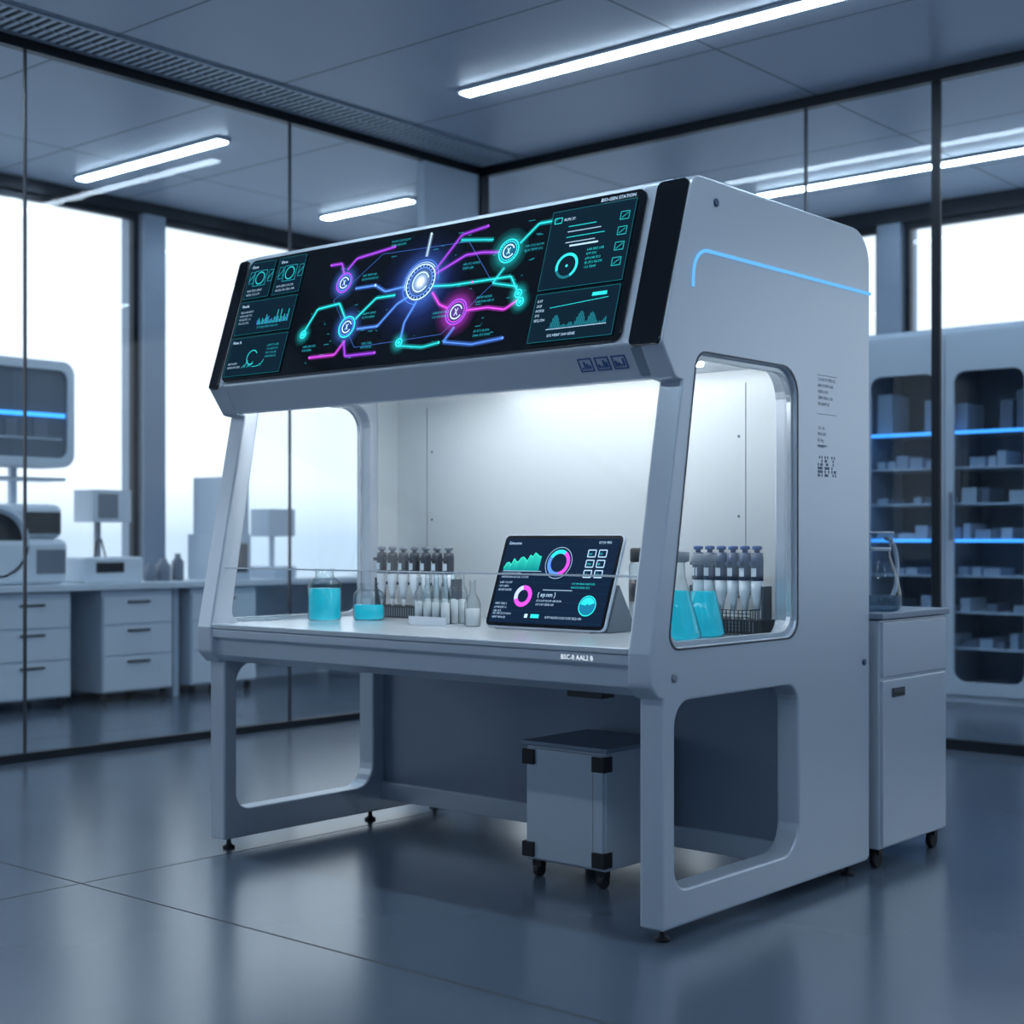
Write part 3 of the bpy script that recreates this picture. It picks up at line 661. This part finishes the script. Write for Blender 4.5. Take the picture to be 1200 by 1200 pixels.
prism('door_glass',[rrect(4.58,1.87,6.36,2.53,.07)],.004,.010,FM,pbr('tinted_door',(.12,.16,.21),0,.15),0,e)
b=MB(); b.box(-9.905,-9.895,4.6,6.34,2.175,2.205,BLUELED); b.build('led_strip',e)
b=MB()
for k,yy in enumerate((4.75,5.05,5.35,5.6,5.85,6.08)): b.box(-9.908,-9.905,yy,yy+.09+.03*(k%2),2.02,2.10+.05*(k%3),GREY)
b.box(-9.908,-9.905,4.62,6.32,2.005,2.02,WHITE); b.build('shelf_contents',e)
b=MB()
for y in (4.6,6.1): b.box(-10.30,-10.25,y,y+.05,BT,1.82,WHITE)
b.box(-10.30,-9.98,4.5,6.4,1.70,1.725,WHITEB); b.box(-10.3,-9.98,4.5,4.55,1.70,1.82,WHITEB); b.build('posts_and_shelf',e)

# ============================================================ BACK LAB: glazed cabinets
def tallcab(x0,x1):
    e=empty('glazed_storage_cabinet',((x0+x1)/2,11.3,0)); y0=10.95; b=MB()
    b.box(x0,x1,y0+.02,11.65,.0,.12,WHITE); b.box(x0,x1,y0+.02,11.65,2.80,2.90,WHITE); b.box(x0,x0+.03,y0+.02,11.65,.12,2.8,WHITE); b.box(x1-.03,x1,y0+.02,11.65,.12,2.8,WHITE)
    b.box(x0+.03,x1-.03,11.6,11.64,.12,2.8,GREY); xm=(x0+x1)/2; b.box(xm-.01,xm+.01,y0+.04,11.6,.12,2.8,GREY); b.build('carcass',e)
    DM=frame((0,y0,0),(1,0,0),(0,0,1))
    for a,c in ((x0,xm-.004),(xm+.004,x1)):
        inner=rrect(a+.07,.16,c-.07,2.55,.09)
        prism('door_frame',[rrect(a,.06,c,2.86,.02),inner],-.01,.02,DM,WHITE,.003,e)
        b=MB(); b.F([b.V((p[0],y0,p[1])) for p in inner],DGLASS); b.build('door_glass',e)
    b=MB()
    for s in (-1,1): b.box(xm+s*.06-.012,xm+s*.06+.012,y0-.055,y0-.035,1.25,1.62,GREY); b.box(xm+s*.06-.01,xm+s*.06+.01,y0-.036,y0-.02,1.28,1.31,GREY); b.box(xm+s*.06-.01,xm+s*.06+.01,y0-.036,y0-.02,1.56,1.59,GREY)
    b.build('handles',e)
    b=MB(); L=MB(); C=MB(); zs=[.42,.70,.98,1.26,1.54,1.82,2.10]
    for k,z in enumerate(zs):
        b.box(x0+.03,x1-.03,y0+.06,11.6,z-.018,z,WHITEB)
        x=x0+.08
        while x<x1-.15:
            w=random.uniform(.05,.14); h=random.uniform(.04,.12 if k<6 else .32)
            if random.random()<.75: C.box(x,x+w,y0+.09,y0+.4,z,z+h,random.choice([WHITEB,WHITEB,WHITE,GREY]))
            x+=w+random.uniform(.01,.05)
    for z in (2.08,1.24): L.box(x0+.05,x1-.05,y0+.045,y0+.058,z-.006,z+.018,BLUELED)
    b.build('shelves',e); L.build('led_strips',e); C.build('stored_supplies',e)
tallcab(-5.65,-4.25); tallcab(-4.20,-2.80); tallcab(-7.1,-5.70)

# ============================================================ WORLD + CAMERA
w=bpy.data.worlds.new('sky_world'); S.world=w; w.use_nodes=True; nt=w.node_tree; nt.nodes.clear()
o=nt.nodes.new('ShaderNodeOutputWorld'); bg=nt.nodes.new('ShaderNodeBackground'); tc=nt.nodes.new('ShaderNodeTexCoord'); sp=nt.nodes.new('ShaderNodeSeparateXYZ'); cr=nt.nodes.new('ShaderNodeValToRGB')
mr=nt.nodes.new('ShaderNodeMapRange'); mr.inputs['From Min'].default_value=-.3; mr.inputs['From Max'].default_value=.7
nt.links.new(tc.outputs['Generated'],sp.inputs[0]); nt.links.new(sp.outputs[2],mr.inputs['Value']); nt.links.new(mr.outputs[0],cr.inputs[0])
el=cr.color_ramp.elements; el[0].position=0; el[0].color=(.28,.36,.45,1); el[1].position=1; el[1].color=(.76,.88,1,1)
a=el.new(.30); a.color=(.50,.61,.72,1); a=el.new(.335); a.color=(.82,.90,.96,1)
nt.links.new(cr.outputs[0],bg.inputs[0]); bg.inputs[1].default_value=1.28; nt.links.new(bg.outputs[0],o.inputs[0])

cam=bpy.data.cameras.new('camera'); co=bpy.data.objects.new('camera',cam); COL.objects.link(co)
co.location=(0,0,1.27); co.rotation_euler=(math.radians(90),0,math.radians(40.6)); cam.lens=52.2; cam.sensor_width=36; cam.shift_y=.025
cam.dof.use_dof=True; cam.dof.focus_distance=5.3; cam.dof.aperture_fstop=2.2; cam.clip_end=200
S.camera=co
